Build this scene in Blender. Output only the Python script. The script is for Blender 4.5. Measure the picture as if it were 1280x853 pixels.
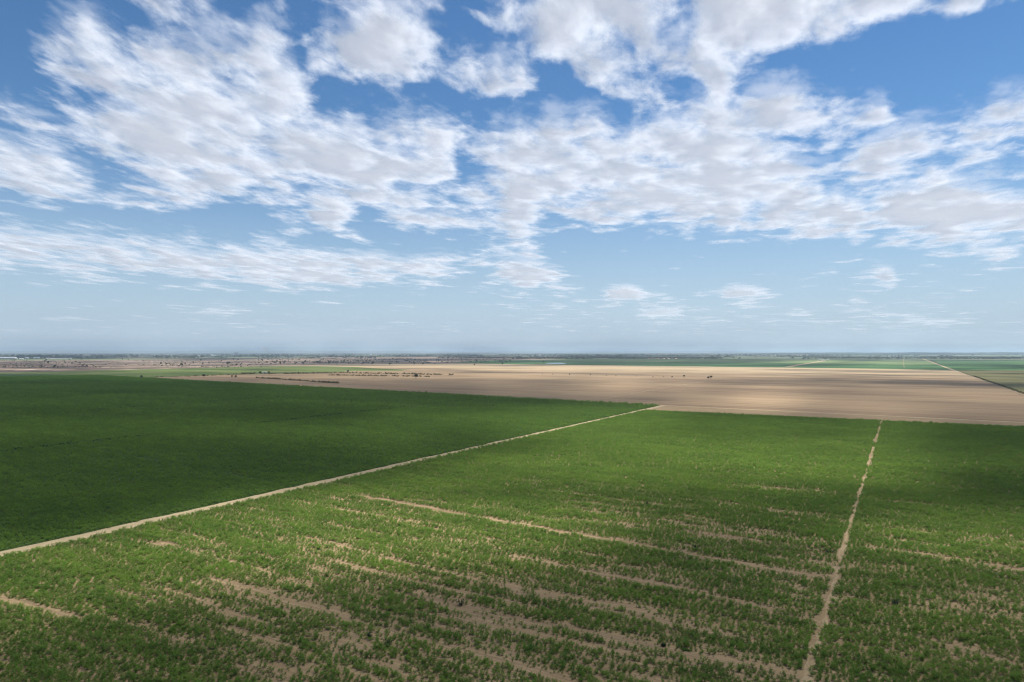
import bpy, bmesh, math, random
import numpy as np
from mathutils import Vector, Matrix, Euler
random.seed(7); rng = np.random.default_rng(7)
R = math.radians
sc = bpy.context.scene
for o in list(bpy.data.objects): bpy.data.objects.remove(o)

# ------------------------------------------------------------------ camera
H = 50.0; F = 853.0; PITCH = R(0.907)
cam = bpy.data.cameras.new('camera'); cam.lens = 24; cam.sensor_width = 36
cam.clip_start = 0.5; cam.clip_end = 300000
co = bpy.data.objects.new('camera', cam); sc.collection.objects.link(co)
co.location = (0, 0, H); co.rotation_euler = (R(90) + PITCH, 0, 0); sc.camera = co

# ------------------------------------------------------------------ light
SUN_EL, SUN_AZ = R(65), R(62)            # azimuth measured from +Y towards +X
sd = Vector((math.sin(SUN_AZ)*math.cos(SUN_EL), math.cos(SUN_AZ)*math.cos(SUN_EL), math.sin(SUN_EL)))
w = bpy.data.worlds.new('World'); sc.world = w; w.use_nodes = True
nt = w.node_tree; nt.nodes.clear()
sky = nt.nodes.new('ShaderNodeTexSky'); sky.sky_type = 'NISHITA'; sky.sun_disc = False
sky.sun_elevation = SUN_EL; sky.sun_rotation = SUN_AZ; sky.altitude = 200
sky.air_density = 1.0; sky.dust_density = 0.0; sky.ozone_density = 3.0
bg = nt.nodes.new('ShaderNodeBackground'); bg.inputs[1].default_value = 0.073
wo = nt.nodes.new('ShaderNodeOutputWorld')
hs = nt.nodes.new('ShaderNodeHueSaturation'); hs.inputs['Saturation'].default_value = 1.2; hs.inputs['Value'].default_value = 1.06
nt.links.new(sky.outputs[0], hs.inputs['Color'])
tc = nt.nodes.new('ShaderNodeTexCoord'); sx = nt.nodes.new('ShaderNodeSeparateXYZ'); nt.links.new(tc.outputs['Generated'], sx.inputs[0])
mr = nt.nodes.new('ShaderNodeMapRange'); mr.interpolation_type = 'SMOOTHSTEP'
for i_, v_ in enumerate((-0.05, 0.30, 1.0, 0.0)): mr.inputs[i_+1].default_value = v_
nt.links.new(sx.outputs[2], mr.inputs[0])
mc = nt.nodes.new('ShaderNodeMix'); mc.data_type = 'RGBA'; mc.inputs[7].default_value = (0.385/0.085, 0.50/0.085, 0.63/0.085, 1)
nt.links.new(mr.outputs[0], mc.inputs[0]); nt.links.new(hs.outputs[0], mc.inputs[6]); nt.links.new(mc.outputs[2], bg.inputs[0]); nt.links.new(bg.outputs[0], wo.inputs[0])
sl = bpy.data.lights.new('sun', 'SUN'); sl.energy = 5.0; sl.angle = R(0.5); sl.color = (1, 0.96, 0.9)
so = bpy.data.objects.new('sun', sl); sc.collection.objects.link(so)
so.rotation_euler = sd.to_track_quat('Z', 'Y').to_euler(); so.location = (0, 0, 100)
sc.view_settings.view_transform = 'Standard'; sc.view_settings.look = 'None'
sc.view_settings.exposure = 0.5; sc.view_settings.gamma = 1
sc.cycles.pixel_filter_type = 'BLACKMAN_HARRIS'; sc.cycles.filter_width = 1.15
sc.cycles.transparent_max_bounces = 24; sc.cycles.max_bounces = 5; sc.cycles.volume_bounces = 1

# ------------------------------------------------------------------ helpers
def gp(px, py):                          # photo pixel (1280x853) -> point on the ground
    x, z = (px-640)/F, -(py-426.5)/F
    c, s = math.cos(PITCH), math.sin(PITCH)
    dy, dz = c - z*s, s + z*c
    k = H / -min(dz, -0.0006)
    return np.array([x*k, dy*k])
VA = math.atan(0.572)
v = np.array([math.sin(VA), math.cos(VA)]); u = np.array([math.cos(VA), -math.sin(VA)])
def st(s, t): return s*u + t*v           # field frame: s across the tracks, t along them

def tag(o, label=None, cat=None, group=None, kind=None):
    if label: o['label'] = label
    if cat: o['category'] = cat
    if group: o['group'] = group
    if kind: o['kind'] = kind
    return o
def link(name, me, mat=None, parent=None):
    o = bpy.data.objects.new(name, me); sc.collection.objects.link(o)
    if mat: me.materials.append(mat)
    if parent: o.parent = parent
    return o
def mesh(name, vs, fs):
    me = bpy.data.meshes.new(name); me.from_pydata([tuple(map(float, p)) for p in vs], [], fs); me.update(); return me

_GR = {}
def vnoise(x, y, seed, n=256):           # smooth value noise in 0..1
    if seed not in _GR: _GR[seed] = np.random.default_rng(seed).random((n, n))
    g = _GR[seed]
    xi, yi = np.floor(x).astype(int), np.floor(y).astype(int)
    fx, fy = x-xi, y-yi; fx = fx*fx*(3-2*fx); fy = fy*fy*(3-2*fy)
    a, b = g[xi % n, yi % n], g[(xi+1) % n, yi % n]
    c, d = g[xi % n, (yi+1) % n], g[(xi+1) % n, (yi+1) % n]
    return (a*(1-fx)+b*fx)*(1-fy) + (c*(1-fx)+d*fx)*fy
def fbm(x, y, seed, o=4):
    r, a, tot = 0, 1, 0
    for i in range(o):
        r = r + a*vnoise(x*2**i + 17*i, y*2**i - 9*i, seed+i); tot += a; a *= 0.55
    return r/tot

class NG:                                # tiny node graph helper
    def __init__(s, name):
        s.m = bpy.data.materials.new(name); s.m.use_nodes = True; s.t = s.m.node_tree; s.t.nodes.clear()
        s.out = s.t.nodes.new('ShaderNodeOutputMaterial')
    def n(s, typ, **kw):
        nd = s.t.nodes.new(typ)
        for k, val in kw.items(): setattr(nd, k, val)
        return nd
    def set(s, sock, val):
        if isinstance(val, bpy.types.NodeSocket): s.t.links.new(val, sock)
        elif val is not None:
            if hasattr(sock.default_value, '__len__') and not hasattr(val, '__len__'): val = (val,)*len(sock.default_value)
            if hasattr(val, '__len__') and len(sock.default_value) == 4 and len(val) == 3: val = (*val, 1)
            sock.default_value = val
    def math(s, op, a, b=None, clamp=False, c=None):
        nd = s.n('ShaderNodeMath', operation=op, use_clamp=clamp); s.set(nd.inputs[0], a)
        if b is not None: s.set(nd.inputs[1], b)
        if c is not None: s.set(nd.inputs[2], c)
        return nd.outputs[0]
    def mix(s, f, a, b):
        nd = s.n('ShaderNodeMix', data_type='RGBA'); s.set(nd.inputs[0], f); s.set(nd.inputs[6], a); s.set(nd.inputs[7], b); return nd.outputs[2]
    def ramp(s, x, lo, hi, a=0.0, b=1.0):
        nd = s.n('ShaderNodeMapRange', interpolation_type='SMOOTHSTEP'); s.set(nd.inputs[0], x)
        nd.inputs[1].default_value = lo; nd.inputs[2].default_value = hi; nd.inputs[3].default_value = a; nd.inputs[4].default_value = b
        return nd.outputs[0]
    def pos(s):                          # world position turned into the field frame and scaled
        if not hasattr(s, '_p'): s._p = s.n('ShaderNodeNewGeometry').outputs['Position']
        return s._p
    def frame(s, sx, sy, rot=VA):
        mp = s.n('ShaderNodeMapping', vector_type='POINT'); s.t.links.new(s.pos(), mp.inputs[0])
        mp.inputs['Rotation'].default_value = (0, 0, rot); mp.inputs['Scale'].default_value = (1, 1, 0)
        m2 = s.n('ShaderNodeMapping'); s.t.links.new(mp.outputs[0], m2.inputs[0])
        m2.inputs['Scale'].default_value = (1/sx, 1/sy, 0); return m2.outputs[0]
    def noise(s, vec, scale=1, detail=4, rough=0.55, dist=0.0):
        nd = s.n('ShaderNodeTexNoise'); s.t.links.new(vec, nd.inputs['Vector'])
        nd.inputs['Scale'].default_value = scale; nd.inputs['Detail'].default_value = detail
        nd.inputs['Roughness'].default_value = rough; nd.inputs['Distortion'].default_value = dist; return nd.outputs[0]
    def surf(s, col, rough=0.95, bump=None, bs=0.3, bd=0.1):
        b = s.n('ShaderNodeBsdfPrincipled'); s.set(b.inputs['Base Color'], col); s.set(b.inputs['Roughness'], rough)
        b.inputs['Specular IOR Level'].default_value = 0.15
        if bump is not None:
            bn = s.n('ShaderNodeBump'); bn.inputs['Strength'].default_value = bs; bn.inputs['Distance'].default_value = bd
            s.t.links.new(bump, bn.inputs['Height']); s.t.links.new(bn.outputs[0], b.inputs['Normal'])
        s.t.links.new(b.outputs[0], s.out.inputs[0]); return s.m

# ------------------------------------------------------------------ materials
def field_mat(name, c1, c2, c3, big=(120, 30), mid=(25, 4), row=None, rowcol=None, fine=0.6):
    g = NG(name)
    a = g.ramp(g.noise(g.frame(*big), 1, 4), 0.35, 0.65); b = g.ramp(g.noise(g.frame(*mid), 1, 5, 0.65), 0.38, 0.66)
    f = g.noise(g.frame(fine, fine), 1, 3, 0.7)
    col = g.mix(a, c1, c2); col = g.mix(g.math('MULTIPLY', b, 0.7), col, c3)
    col = g.mix(g.ramp(f, 0.35, 0.7, 0.0, 0.5), col, tuple(x*0.55 for x in c1))
    if row:
        wv = g.n('ShaderNodeTexNoise'); g.t.links.new(g.frame(400, row), wv.inputs['Vector']); wv.inputs['Scale'].default_value = 1; wv.inputs['Detail'].default_value = 2
        col = g.mix(g.ramp(wv.outputs[0], 0.42, 0.6, 0.0, 0.6), col, rowcol)
    return g.surf(col, 0.95, f, 0.5, 0.08)
soil_mat = field_mat('crop_soil', (0.33, 0.235, 0.125), (0.25, 0.175, 0.092), (0.42, 0.305, 0.17), (60, 20), (12, 1.6), 0.45, (0.20, 0.14, 0.085), 0.3)
dense_mat = field_mat('dense_crop_ground', (0.045, 0.08, 0.018), (0.04, 0.07, 0.016), (0.06, 0.10, 0.024), (150, 60), (20, 8), None, None, 1.2)
farsoil_mat = field_mat('crop_soil_green', (0.15, 0.15, 0.07), (0.09, 0.12, 0.035), (0.22, 0.19, 0.11), (60, 20), (14, 2), None, None, 1.0)
road_mat = field_mat('dirt_road', (0.44, 0.345, 0.20), (0.36, 0.275, 0.16), (0.52, 0.41, 0.245), (1.2, 14), (0.9, 7), None, None, 0.5)
pathm = field_mat('dirt_path', (0.37, 0.275, 0.155), (0.31, 0.22, 0.125), (0.43, 0.325, 0.19), (1.0, 9), (0.8, 5), None, None, 0.5)
def fallow():
    g = NG('fallow_soil')
    a = g.ramp(g.noise(g.frame(420, 110), 1, 4, 0.6), 0.38, 0.62)
    b = g.ramp(g.noise(g.frame(350, 14), 1, 4, 0.65), 0.36, 0.66)
    c = g.ramp(g.noise(g.frame(160, 3.2), 1, 3, 0.7), 0.3, 0.7)
    f = g.noise(g.frame(3, 1.2), 1, 4, 0.75)
    col = g.mix(a, (0.225, 0.148, 0.085), (0.32, 0.225, 0.128))
    col = g.mix(g.math('MULTIPLY', b, 0.6), col, (0.42, 0.305, 0.17))
    col = g.mix(g.math('MULTIPLY', c, 0.45), col, (0.165, 0.11, 0.07))
    # paler far band: lighter soil plus sun between cloud shadows, put into the colour
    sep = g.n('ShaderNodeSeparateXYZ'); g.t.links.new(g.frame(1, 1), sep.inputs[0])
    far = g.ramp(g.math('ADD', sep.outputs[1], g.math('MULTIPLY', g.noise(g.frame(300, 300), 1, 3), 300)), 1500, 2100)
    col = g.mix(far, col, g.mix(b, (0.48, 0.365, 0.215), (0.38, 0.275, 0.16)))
    col = g.mix(g.ramp(f, 0.3, 0.75, 0.0, 0.3), col, (0.2, 0.14, 0.095))
    return g.surf(col, 0.96, f, 0.5, 0.1)
fallow_mat = fallow()
sand_mat = field_mat('pale_soil', (0.43, 0.33, 0.195), (0.47, 0.36, 0.21), (0.36, 0.26, 0.15), (300, 60), (120, 12))
lime_mat = field_mat('young_crop', (0.105, 0.145, 0.035), (0.17, 0.185, 0.06), (0.08, 0.125, 0.028), (260, 120), (160, 40))
green_mat = field_mat('green_field', (0.055, 0.14, 0.04), (0.045, 0.115, 0.035), (0.07, 0.15, 0.045), (600, 200), (300, 60))
pale_green_mat = field_mat('pale_green_field', (0.16, 0.22, 0.08), (0.12, 0.19, 0.065), (0.22, 0.25, 0.11), (600, 300), (300, 90))
olive_mat = field_mat('olive_field', (0.16, 0.15, 0.055), (0.115, 0.12, 0.042), (0.23, 0.195, 0.09), (120, 60), (60, 8))
def scrub():
    g = NG('scrub_ground')
    a = g.ramp(g.noise(g.frame(500, 260, 0), 1, 5, 0.65), 0.42, 0.58)
    b = g.ramp(g.noise(g.frame(90, 130, 0), 1, 6, 0.75), 0.42, 0.62)
    c = g.ramp(g.noise(g.frame(30, 60, 0), 1, 4, 0.7), 0.5, 0.62)
    p = g.ramp(g.noise(g.frame(260, 200, 0), 1.3, 4, 0.6), 0.6, 0.68)
    col = g.mix(a, (0.17, 0.10, 0.085), (0.33, 0.235, 0.175)); col = g.mix(g.math('MULTIPLY', b, 0.7), col, (0.10, 0.09, 0.06))
    col = g.mix(c, col, (0.08, 0.085, 0.04)); col = g.mix(g.math('MULTIPLY', p, 0.8), col, (0.46, 0.37, 0.27))
    return g.surf(col)
scrub_mat = scrub()
def plain():
    g = NG('distant_plain')
    vo = g.n('ShaderNodeTexVoronoi'); g.t.links.new(g.frame(1500, 900), vo.inputs['Vector']); vo.inputs['Scale'].default_value = 1
    sp = g.n('ShaderNodeSeparateColor'); g.t.links.new(vo.outputs['Color'], sp.inputs[0])
    b = g.ramp(g.noise(g.frame(900, 700, 0), 1, 5, 0.65), 0.4, 0.6)
    col = g.mix(sp.outputs[0], (0.035, 0.06, 0.03), (0.09, 0.11, 0.05))
    col = g.mix(g.ramp(sp.outputs[1], 0.82, 0.86, 0, 0.8), col, (0.27, 0.22, 0.15))
    col = g.mix(g.math('MULTIPLY', b, 0.7), col, (0.04, 0.05, 0.03))
    return g.surf(col)
plain_mat = plain()
def leaf(name, c1, c2, tr=0.35):
    g = NG(name)
    oi = g.n('ShaderNodeObjectInfo').outputs['Random']
    big = g.ramp(g.noise(g.frame(45, 14), 1, 4, 0.6), 0.35, 0.65)
    col = g.mix(oi, c1, c2); col = g.mix(g.math('MULTIPLY', big, 0.55), col, tuple(x*m for x, m in zip(c2, (1.25, 1.12, 1.1))))
    wide = g.ramp(g.noise(g.frame(190, 60), 1, 4, 0.6), 0.36, 0.62)
    col = g.mix(g.math('MULTIPLY', wide, 0.32), col, tuple(x*0.55 for x in c1))
    med = g.ramp(g.noise(g.frame(14, 5), 1, 5, 0.7), 0.4, 0.62)
    col = g.mix(g.math('MULTIPLY', med, 0.5), col, tuple(x*0.5 for x in c1))
    d = g.n('ShaderNodeBsdfPrincipled'); g.set(d.inputs['Base Color'], col); d.inputs['Roughness'].default_value = 0.6
    d.inputs['Specular IOR Level'].default_value = 0.25
    t = g.n('ShaderNodeBsdfTranslucent'); g.set(t.inputs[0], g.mix(0.5, col, tuple(x*1.3 for x in c2)))
    mx = g.n('ShaderNodeMixShader'); mx.inputs[0].default_value = tr
    g.t.links.new(d.outputs[0], mx.inputs[1]); g.t.links.new(t.outputs[0], mx.inputs[2]); g.t.links.new(mx.outputs[0], g.out.inputs[0]); return g.m
crop_leaf = leaf('crop_leaf', (0.078, 0.178, 0.022), (0.195, 0.325, 0.045), 0.45)
dark_leaf = leaf('dark_shrub_leaf', (0.018, 0.042, 0.012), (0.03, 0.065, 0.018), 0.2)
weed_leaf = leaf('weed_leaf', (0.07, 0.17, 0.012), (0.10, 0.22, 0.02), 0.4)
tree_leaf = leaf('tree_leaf', (0.025, 0.038, 0.016), (0.05, 0.06, 0.028), 0.15)
straw_leaf = leaf('olive_shrub_leaf', (0.15, 0.135, 0.05), (0.23, 0.195, 0.085), 0.2)
def flat(name, c, rough=0.7):
    g = NG(name); n = g.noise(g.frame(3, 3, 0), 1, 3)
    return g.surf(g.mix(n, c, tuple(x*0.85 for x in c)), rough)
white_mat = flat('white_painted_sheet', (0.8, 0.8, 0.78)); roof_mat = flat('pale_metal_roof', (0.72, 0.72, 0.72), 0.5)
rend_mat = flat('cream_render', (0.6, 0.54, 0.45)); tile_mat = flat('red_tile', (0.33, 0.17, 0.12)); door_mat = flat('grey_door', (0.2, 0.22, 0.25))
bark_mat = flat('bark', (0.11, 0.08, 0.055)); conc_mat = flat('pale_concrete', (0.6, 0.6, 0.58))

# ------------------------------------------------------------------ ground, fields, roads
def sheet(name, pts, z, mat, jit=0.0, step=None):
    P = [np.array(p, float) for p in pts]; out = []
    for i, a in enumerate(P):
        b = P[(i+1) % len(P)]; L = np.linalg.norm(b-a)
        n = max(1, int(L/(step or max(4*jit, 1)))) if jit else 1
        n = min(n, 400); nrm = np.array([-(b-a)[1], (b-a)[0]])/max(L, 1e-6)
        for k in range(n):
            q = a+(b-a)*k/n
            if jit: q = q + nrm*rng.uniform(-jit, jit)*(0 if k == 0 else 1)
            out.append((q[0], q[1], z))
    bm = bmesh.new(); f = bm.faces.new([bm.verts.new(p) for p in out]); bm.normal_update()
    if f.normal.z < 0: f.normal_flip()
    bmesh.ops.triangulate(bm, faces=[f]); me = bpy.data.meshes.new(name); bm.to_mesh(me); bm.free()
    return tag(link(name, me, mat), kind='structure')
vs = [(0, 0, -0.3)]; fs = []; NA = 96; rads = [3000, 12000, 30000, 66000]
for r in rads:
    for k in range(NA): vs.append((r*math.cos(2*math.pi*k/NA), r*math.sin(2*math.pi*k/NA), -0.3))
for k in range(NA): fs.append((0, 1+k, 1+(k+1) % NA))
for j in range(len(rads)-1):
    a, b = 1+j*NA, 1+(j+1)*NA
    for k in range(NA): fs.append((a+k, b+k, b+(k+1) % NA, a+(k+1) % NA))
tag(link('ground', mesh('ground', vs, fs), plain_mat), kind='structure')

S_ROAD, S_PATH, S_EAST = -193.5, -13.5, 118.0
pL, pM, pR = gp(180, 472.5), gp(826, 507), gp(1282, 528.5)      # far edge of the green crop
def far_t(s):                                                   # t of that edge at a given s
    pts = sorted([(float(p@u), float(p@v)) for p in (pL, pM, pR)]); pts = [(-3000, pts[0][1]+ (pts[0][1]-pts[1][1])/(pts[0][0]-pts[1][0])*(-3000-pts[0][0]))]+pts
    pts.append((3000, pts[-1][1]+(pts[-1][1]-pts[-2][1])/(pts[-1][0]-pts[-2][0])*(3000-pts[-1][0])))
    return np.interp(s, [p[0] for p in pts], [p[1] for p in pts])
lfar = [gp(-350, 472.5), pL]
sheet('field_ground', [st(S_ROAD, -150), st(S_PATH, -150), st(S_PATH, far_t(S_PATH)), st(S_ROAD, far_t(S_ROAD))], 0.0, soil_mat)
sheet('east_field_ground', [st(S_PATH, -150), st(900, -150), st(900, far_t(900)), st(S_PATH, far_t(S_PATH))], 0.0, soil_mat)
sheet('dense_field_ground', [st(-1500, -900), st(S_ROAD, -150), st(S_ROAD, far_t(S_ROAD)), pL, gp(-500, 472.5)], 0.0, dense_mat)
# pale bare soil beyond the crop and out to the green belt
br_top = [gp(180, 472), gp(280, 468.5), gp(300, 462), gp(340, 457.5), gp(450, 455.2), gp(600, 454.8), gp(700, 456.2), gp(800, 457.5), gp(960, 459.3), gp(1120, 461.5), gp(1192, 463)]
sheet('fallow_field', [st(-900, far_t(-900)+0)]*0 + [st(S_EAST, 300), st(S_EAST, far_t(S_EAST)-5), pR+0*u, pM, st(-700, far_t(-700)), pL] + br_top[1:] + [st(S_EAST, 2200)], -0.06, fallow_mat) if False else None
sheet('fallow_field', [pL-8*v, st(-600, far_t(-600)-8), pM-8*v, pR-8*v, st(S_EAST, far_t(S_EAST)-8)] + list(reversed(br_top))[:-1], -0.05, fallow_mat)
# strip right of the east road
sheet('olive_field', [st(S_EAST+6, far_t(S_EAST)-200), st(2500, 300), gp(1900, 463), gp(1196, 463)], 0.01, olive_mat)
# green belt
sheet('green_field', [gp(590, 454.6), gp(640, 451), gp(700, 449.3), gp(800, 452.5), gp(960, 453.8), gp(1120, 456), gp(1300, 456.5), gp(1500, 457), gp(1700, 463), gp(1192, 463), gp(1120, 461.5), gp(960, 459.3), gp(800, 457.5), gp(700, 456.2)], 0.0, green_mat, 3)
sheet('pale_green_field', [gp(660, 450.6), gp(720, 448.6), gp(800, 448.8), gp(960, 450.2), gp(1120, 451), gp(1160, 451.2), gp(1172, 456.3), gp(1120, 456), gp(960, 453.8), gp(800, 452.5), gp(700, 451.8)], 0.04, pale_green_mat, 3)
sheet('second_green_field', [gp(1166, 450.6), gp(1700, 450.6), gp(1700, 456.6), gp(1176, 456.2)], 0.03, field_mat('mid_green_field', (0.07, 0.15, 0.05), (0.09, 0.17, 0.06), (0.06, 0.13, 0.04), (500, 300), (200, 60)), 3)
# scrubland and young crop on the left
sheet('scrubland', [gp(-500, 474), gp(-500, 451), gp(0, 450.6), gp(150, 449.6), gp(300, 448.6), gp(420, 446.6), gp(560, 446.2), gp(720, 447.6), gp(700, 449.6), gp(590, 455.5), gp(450, 456.5), gp(320, 460), gp(180, 474)], -0.15, scrub_mat, 8)
sheet('young_crop_field', [gp(-500, 473), gp(-500, 467), gp(0, 466), gp(60, 465), gp(130, 463.2), gp(200, 461.4), gp(280, 459.3), gp(330, 458.2), gp(400, 458), gp(445, 459), gp(470, 460.6), gp(513, 462.6), gp(500, 463.6), gp(440, 464), gp(420, 465.3), gp(330, 467.6), gp(270, 469), gp(200, 471.4), gp(182, 473)], 0.02, lime_mat, 3)
sheet('green_strip', [gp(-500, 473), gp(-500, 469.2), gp(0, 468.2), gp(70, 468.6), gp(130, 470), gp(170, 472.4)], 0.05, field_mat('dark_strip', (0.05, 0.10, 0.03), (0.06, 0.12, 0.035), (0.04, 0.08, 0.025), (300, 60), (100, 30)), 3)
sheet('bright_strip', [gp(-300, 471), gp(0, 471), gp(130, 471.5), gp(175, 472.1), gp(130, 472.1), gp(0, 471.7), gp(-300, 471.7)], 0.08, field_mat('bright_strip', (0.13, 0.21, 0.08), (0.15, 0.23, 0.09), (0.10, 0.19, 0.07)), 0)
sheet('far_green_strip', [gp(560, 453.8), gp(600, 451), gp(660, 450.4), gp(660, 453.5)], -0.02, green_mat, 3)
sheet('far_meadow', [gp(-300, 449.8), gp(0, 449.6), gp(150, 448.8), gp(330, 446.6), gp(330, 447.6), gp(150, 450.2), gp(0, 451), gp(-300, 451.2)], 0.02, field_mat('far_meadow', (0.13, 0.16, 0.07), (0.10, 0.14, 0.06), (0.2, 0.19, 0.1), (800, 300), (300, 90)), 8)
for k, (x0, x1, ya, yb, m) in enumerate([(960, 1320, 444.6, 445.2, pale_green_mat), (800, 1010, 443.6, 444.1, sand_mat), (880, 1300, 447.2, 447.5, pale_green_mat), (520, 700, 444.9, 445.4, sand_mat), (60, 240, 444.9, 445.5, scrub_mat), (120, 180, 446.0, 446.6, sand_mat), (630, 760, 447.9, 448.3, sand_mat)]):
    sheet('distant_field', [gp(x0, ya), gp(x1, ya+0.1), gp(x1, yb+0.1), gp(x0+10, yb)], 0.1, m, 0)
sheet('sand_bank', [gp(805, 448.9), gp(848, 448.9), gp(852, 448.2), gp(815, 448.1)], 0.2, sand_mat)
sheet('sand_strip', [gp(655, 461.8), gp(560, 462), gp(640, 463), gp(830, 463.2), gp(900, 462.6), gp(840, 462)], 0.0, sand_mat, 3)
# pond
g = NG('pond_water'); b = g.n('ShaderNodeBsdfPrincipled'); b.inputs['Base Color'].default_value = (0.12, 0.17, 0.2, 1); b.inputs['Roughness'].default_value = 0.15
g.t.links.new(b.outputs[0], g.out.inputs[0])
sheet('pond_water', [gp(681, 454.9), gp(686, 453.9), gp(700, 453.6), gp(709, 454.5), gp(703, 455.1)], 0.1, g.m)

def ribbon(name, pts, width, z, mat, jit, step=2.0):
    P = []
    for a, b in zip(pts[:-1], pts[1:]):
        a, b = np.array(a), np.array(b); n = max(1, int(np.linalg.norm(b-a)/step))
        P += [a+(b-a)*k/n for k in range(n)]
    P.append(np.array(pts[-1])); vs = []; fs = []; n = len(P); i = np.arange(n)*step
    l = width/2+jit*(fbm(i/7, i*0, 31)*2-1)*1.6; r = width/2+jit*(fbm(i/7, i*0+9, 37)*2-1)*1.6
    wob = jit*0.8*(fbm(i/22, i*0+3, 41)*2-1)
    for k in range(n):
        d = P[min(k+1, n-1)]-P[max(k-1, 0)]; d = d/np.linalg.norm(d); nn = np.array([d[1], -d[0]])
        q = P[k]+nn*wob[k]
        vs += [(*(q-nn*l[k]), z), (*(q+nn*r[k]), z)]
        if k: fs.append((2*k-2, 2*k-1, 2*k+1, 2*k))
    o = link(name, mesh(name, vs, fs), mat); return tag(o, kind='structure')
ribbon('dirt_road', [st(S_ROAD, 20), st(S_ROAD, far_t(S_ROAD)+1)], 6.0, 0.012, road_mat, 0.7)
ribbon('field_path', [st(S_PATH, 20), st(S_PATH, 300)], 1.3, 0.012, pathm, 0.9)
ribbon('field_path', [st(S_PATH, 300), st(S_PATH, far_t(S_PATH)-8)], 0.9, 0.012, pathm, 0.9)
edge = [gp(60, 473.6)*0+st(-640, far_t(-640)+1.5), pM+1.5*v, pR+1.5*v, st(400, far_t(400)+2)]
ribbon('headland', edge, 5, 0.016, sand_mat, 1.2, 4)
ribbon('field_edge_track', [st(S_EAST+3, 300), st(S_EAST+3, 2000)], 5, 0.07, fallow_mat, 1.0, 10)
ribbon('east_road', [st(S_EAST+2, 1990), st(S_EAST+3, 3000), st(S_EAST+10, 7500)], 9, 0.09, road_mat, 1.2, 12)
ribbon('centre_track', [st(4, 2500), st(4, 6000)], 1.6, 0.09, sand_mat, 0.6, 12)
ribbon('diagonal_track', [gp(985, 458.6), gp(1000, 456), gp(1022, 452.6), gp(1031, 450.9)], 22, 0.10, sand_mat, 5, 30)
ribbon('faint_track', [gp(755, 498.5), gp(830, 485), gp(880, 477)], 1.6, 0.0, sand_mat, 1.0, 6)
ribbon('tractor_track', [st(S_ROAD+24, 181), st(-110, 175), st(-60, 170), st(-15, 166)], 1.7, 0.016, soil_mat, 0.6)

# low hills on the horizon
def hills(name, px0, px1, dist, hmax, seed, col):
    g = NG(name+'_soil'); m = g.surf(g.mix(g.ramp(g.noise(g.frame(1500, 1500, 0), 1, 5), 0.4, 0.6), col, tuple(x*0.5 for x in col)))
    nx, ny = 160, 14; vs = []; fs = []
    for j in range(ny):
        for i in range(nx):
            a = (px0+(px1-px0)*i/(nx-1)-640)/F; d = dist*(0.86+0.28*j/(ny-1)); x = a*d
            e = math.sin(math.pi*j/(ny-1)); ed = min(1, 6*min(i, nx-1-i)/nx)
            hh = hmax*e*ed*(0.25+0.9*float(fbm(np.array(i*0.09), np.array(j*0.2), seed, 4)))
            vs.append((x, d, hh-1))
            if i and j: fs.append(((j-1)*nx+i-1, (j-1)*nx+i, j*nx+i, j*nx+i-1))
    o = link(name, mesh(name, vs, fs), m)
    for p in o.data.polygons: p.use_smooth = True
    return tag(o, kind='structure')
hills('hills', -150, 640, 36000, 150, 3, (0.16, 0.14, 0.10))
hills('hills', 900, 1450, 15000, 46, 8, (0.05, 0.07, 0.04))
hills('hills', 560, 1000, 42000, 120, 13, (0.1, 0.1, 0.07))

# ------------------------------------------------------------------ clouds: one high sheet that really shades the fields
SKY = """
11135742654445557899999999997585
14643676655884368899999998863112
16763567858998466888999987420025
16766588627998464888899642100023
04777676534886563588569843412000
02577888864241586267438322312000
31347997883131342222468888521125
64688998997554346764578999884447
46899999899774678987878877867776
78589999999986688899998864587774
88557888899998478798999996687664
89736898746867489869999987666754
36755774347775768677988888678875
21221213447367467466567788979999
75433211225133456332354657847866
88888876543211134100131112223445
67878999998877656411111111233554
13543484888656347631111114353333
22222222222222234437433722242222
22222244222222223332543332444332
33333333333333333333333333444433
33333333333333333333333333333333
""".split()
SKYM = np.array([[int(c) for c in (r+'3'*32)[:32]] for r in SKY], float)
SH = """
44443333322222222222223333334444
77777777666666655542445555666666
88888888888887777766644125555555
88888888888876554444466666666777
77777777777666664333355556666888
88888888888888776633333333456888
88888888888876533333322223334777
88888888888743444333354333323777
88888886554566556656666666655667
88888642221112223346666666654455
88876432211000001346666666632234
76532232110000012466777666642113
33344422211111122466666666665545
44455543233455556666666666666666
33445566666667777777777777666666
34566777777777777777777777755555
55667777777777777777777777765555
66777777777777777777777777776666
77777777777777777777777777777777
77777777777777777777777777777777
77777777777777777777777777777777
""".split()
SHM = np.array([[int(c) for c in r[:32]] for r in SH], float)   # rows from y=450, 20 px apart
SHM[13:] = np.minimum(SHM[13:], 6.2); SHM[3:7, 26:] -= 1.4; SHM[2:12, :13] -= 1.5; SHM[3:10, 12:25] -= 0.8
def bil(M, fx, fy):
    fx = np.clip(fx, 0, M.shape[1]-1.001); fy = np.clip(fy, 0, M.shape[0]-1.001)
    xi, yi = fx.astype(int), fy.astype(int); a, b = fx-xi, fy-yi
    return (M[yi, xi]*(1-a)+M[yi, xi+1]*a)*(1-b)+(M[yi+1, xi]*(1-a)+M[yi+1, xi+1]*a)*b
HC = 2500.0
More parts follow.
